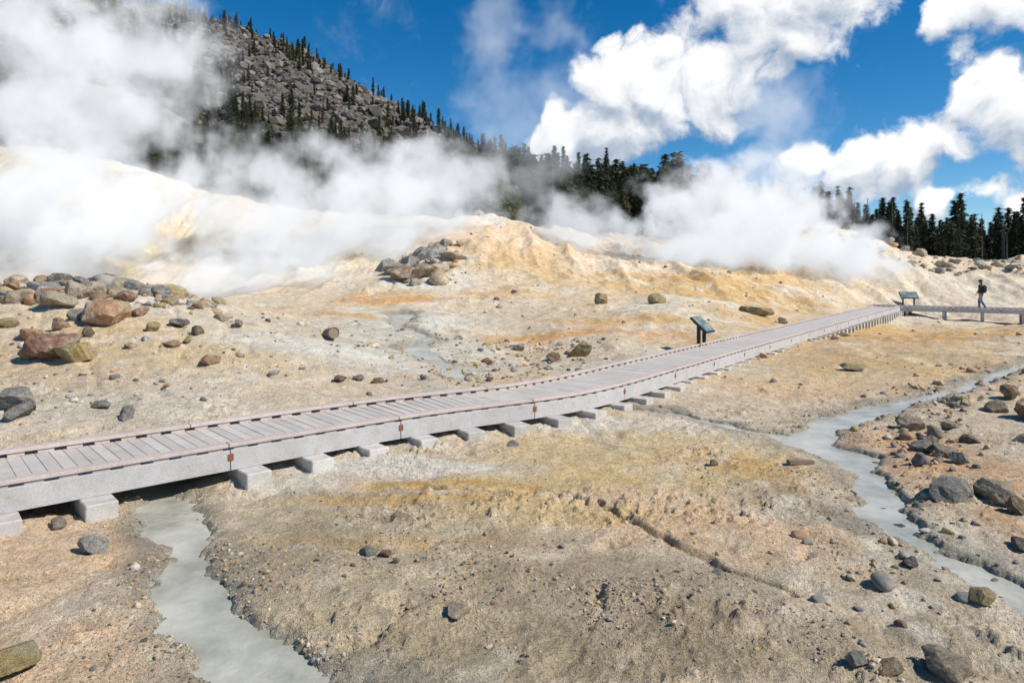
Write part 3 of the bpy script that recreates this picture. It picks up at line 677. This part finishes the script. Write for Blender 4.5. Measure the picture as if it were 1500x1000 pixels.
steam('steam_wisp',1,60,15,10,4,14,.09,.2,.24,2.6)
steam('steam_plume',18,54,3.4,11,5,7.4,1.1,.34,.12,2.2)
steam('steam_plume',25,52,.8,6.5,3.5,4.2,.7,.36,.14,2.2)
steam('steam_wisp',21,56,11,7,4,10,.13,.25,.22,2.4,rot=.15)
# ---------------------------------------------------------------- world
el=math.radians(45);az=math.radians(110)
sd3=Vector((math.sin(az)*math.cos(el),math.cos(az)*math.cos(el),math.sin(el)))
wd=bpy.data.worlds.new('World');scene.world=wd;wd.use_nodes=True;t=wd.node_tree;t.nodes.clear()
class WN(NT):
    def __init__(s,t): s.t=t
q=WN(t);out=q.n('ShaderNodeOutputWorld')
sky=q.n('ShaderNodeTexSky',sky_type='NISHITA',sun_disc=False);sky.sun_elevation=el;sky.sun_rotation=az;sky.altitude=2500;sky.air_density=1.0;sky.dust_density=.05;sky.ozone_density=1.5
hs=q.n('ShaderNodeHueSaturation');hs.inputs['Hue'].default_value=.497;hs.inputs['Saturation'].default_value=1.45;hs.inputs['Value'].default_value=1.0;q.l(sky.outputs[0],hs.inputs['Color'])
D=q.n('ShaderNodeTexCoord').outputs['Generated']
def vm(op,a,b):
    nd=q.n('ShaderNodeVectorMath',operation=op);q.val(nd.inputs[0],a);q.val(nd.inputs[1],b);return nd
CL=[(1130,30,125),(1060,-10,90),(1210,-20,85),(1090,95,70),(1040,140,70),(960,140,90),(900,130,65),(905,190,75),(830,205,60),(1160,70,50),
(1440,150,75),(1510,170,85),(1390,200,60),(1320,235,65),(1240,255,55),(1180,245,32),(1400,130,40),
(1450,0,70),(1380,20,36),(1520,20,60),(1440,285,45),(1375,300,36),(1510,290,40)]
warp=q.n('ShaderNodeTexNoise');warp.inputs['Scale'].default_value=9;warp.inputs['Detail'].default_value=5;q.l(D,warp.inputs['Vector'])
wv=vm('SUBTRACT',warp.outputs['Color'],(.5,.5,.5)).outputs[0]
wsc=q.n('ShaderNodeVectorMath',operation='SCALE');q.l(wv,wsc.inputs[0]);wsc.inputs['Scale'].default_value=.10
DW=vm('ADD',D,wsc.outputs[0]).outputs[0]
def field(vec,blobs):
    f=None
    for u,v_,r in blobs:
        d=Vector(((u-750)/1000,1,(400-v_)/1000));k=1/d.length;d.normalize()
        dist=vm('DISTANCE',vec,tuple(d)).outputs['Value']
        a=q.math('SUBTRACT',1,q.math('DIVIDE',dist,r/1000*k*1.15))
        f=a if f is None else q.math('SMOOTH_MAX',f,a,.25)
    return f
def dens(vec,blobs):
    f=field(vec,blobs)
    b1=q.noise(vec,14,7,.6);b2=q.voro(vec,26)
    s=q.math('ADD',f,q.math('MULTIPLY',q.math('SUBTRACT',b1,.5),1.4))
    return q.math('SUBTRACT',s,q.math('MULTIPLY',b2,.4))
d0=dens(DW,CL)
off=vm('ADD',DW,tuple(Vector((.25,-.1,.9))*.032)).outputs[0]
d1=dens(off,CL)
mask=q.mr(d0,-.08,.26,0,1,True)
lit=q.mr(q.math('SUBTRACT',d0,d1),-.5,.42,0,1,True)
thick=q.mr(d0,.3,1.0,0,.15)
lit=q.math('SUBTRACT',lit,thick,clamp=True)
ccol=q.mix(lit,(.36,.44,.56),(1.0,1.0,1.0))  # bright tops and shaded undersides painted into the cloud colour
veil=q.mr(q.noise(DW,4,6,.65),.56,.80,0,.4,True)
bg1=q.n('ShaderNodeBackground');bg1.inputs[1].default_value=.12;q.l(hs.outputs[0],bg1.inputs[0])
bg2=q.n('ShaderNodeBackground');bg2.inputs[1].default_value=1.08;q.l(ccol,bg2.inputs[0])
bg3=q.n('ShaderNodeBackground');bg3.inputs[1].default_value=.8;bg3.inputs[0].default_value=(.8,.88,1,1)
ms0=q.n('ShaderNodeMixShader');q.l(veil,ms0.inputs[0]);q.l(bg1.outputs[0],ms0.inputs[1]);q.l(bg3.outputs[0],ms0.inputs[2])
ms=q.n('ShaderNodeMixShader');q.l(mask,ms.inputs[0]);q.l(ms0.outputs[0],ms.inputs[1]);q.l(bg2.outputs[0],ms.inputs[2]);q.l(ms.outputs[0],out.inputs[0])
L=bpy.data.lights.new('sun','SUN');L.energy=5.0;L.angle=math.radians(.5);L.color=(1,.94,.84)
so=bpy.data.objects.new('sun',L);COL.objects.link(so);so.rotation_euler=sd3.to_track_quat('Z','Y').to_euler();so.location=(20,-20,40)
cam=bpy.data.cameras.new('camera');co=bpy.data.objects.new('camera',cam);COL.objects.link(co);co.location=(0,0,CZ);co.rotation_euler=(math.radians(90),0,0)
cam.lens=24;cam.sensor_width=36;cam.shift_y=-100/1500;cam.clip_end=8000;cam.clip_start=.05
scene.camera=co
scene.view_settings.view_transform='Standard';scene.view_settings.look='None';scene.view_settings.exposure=0
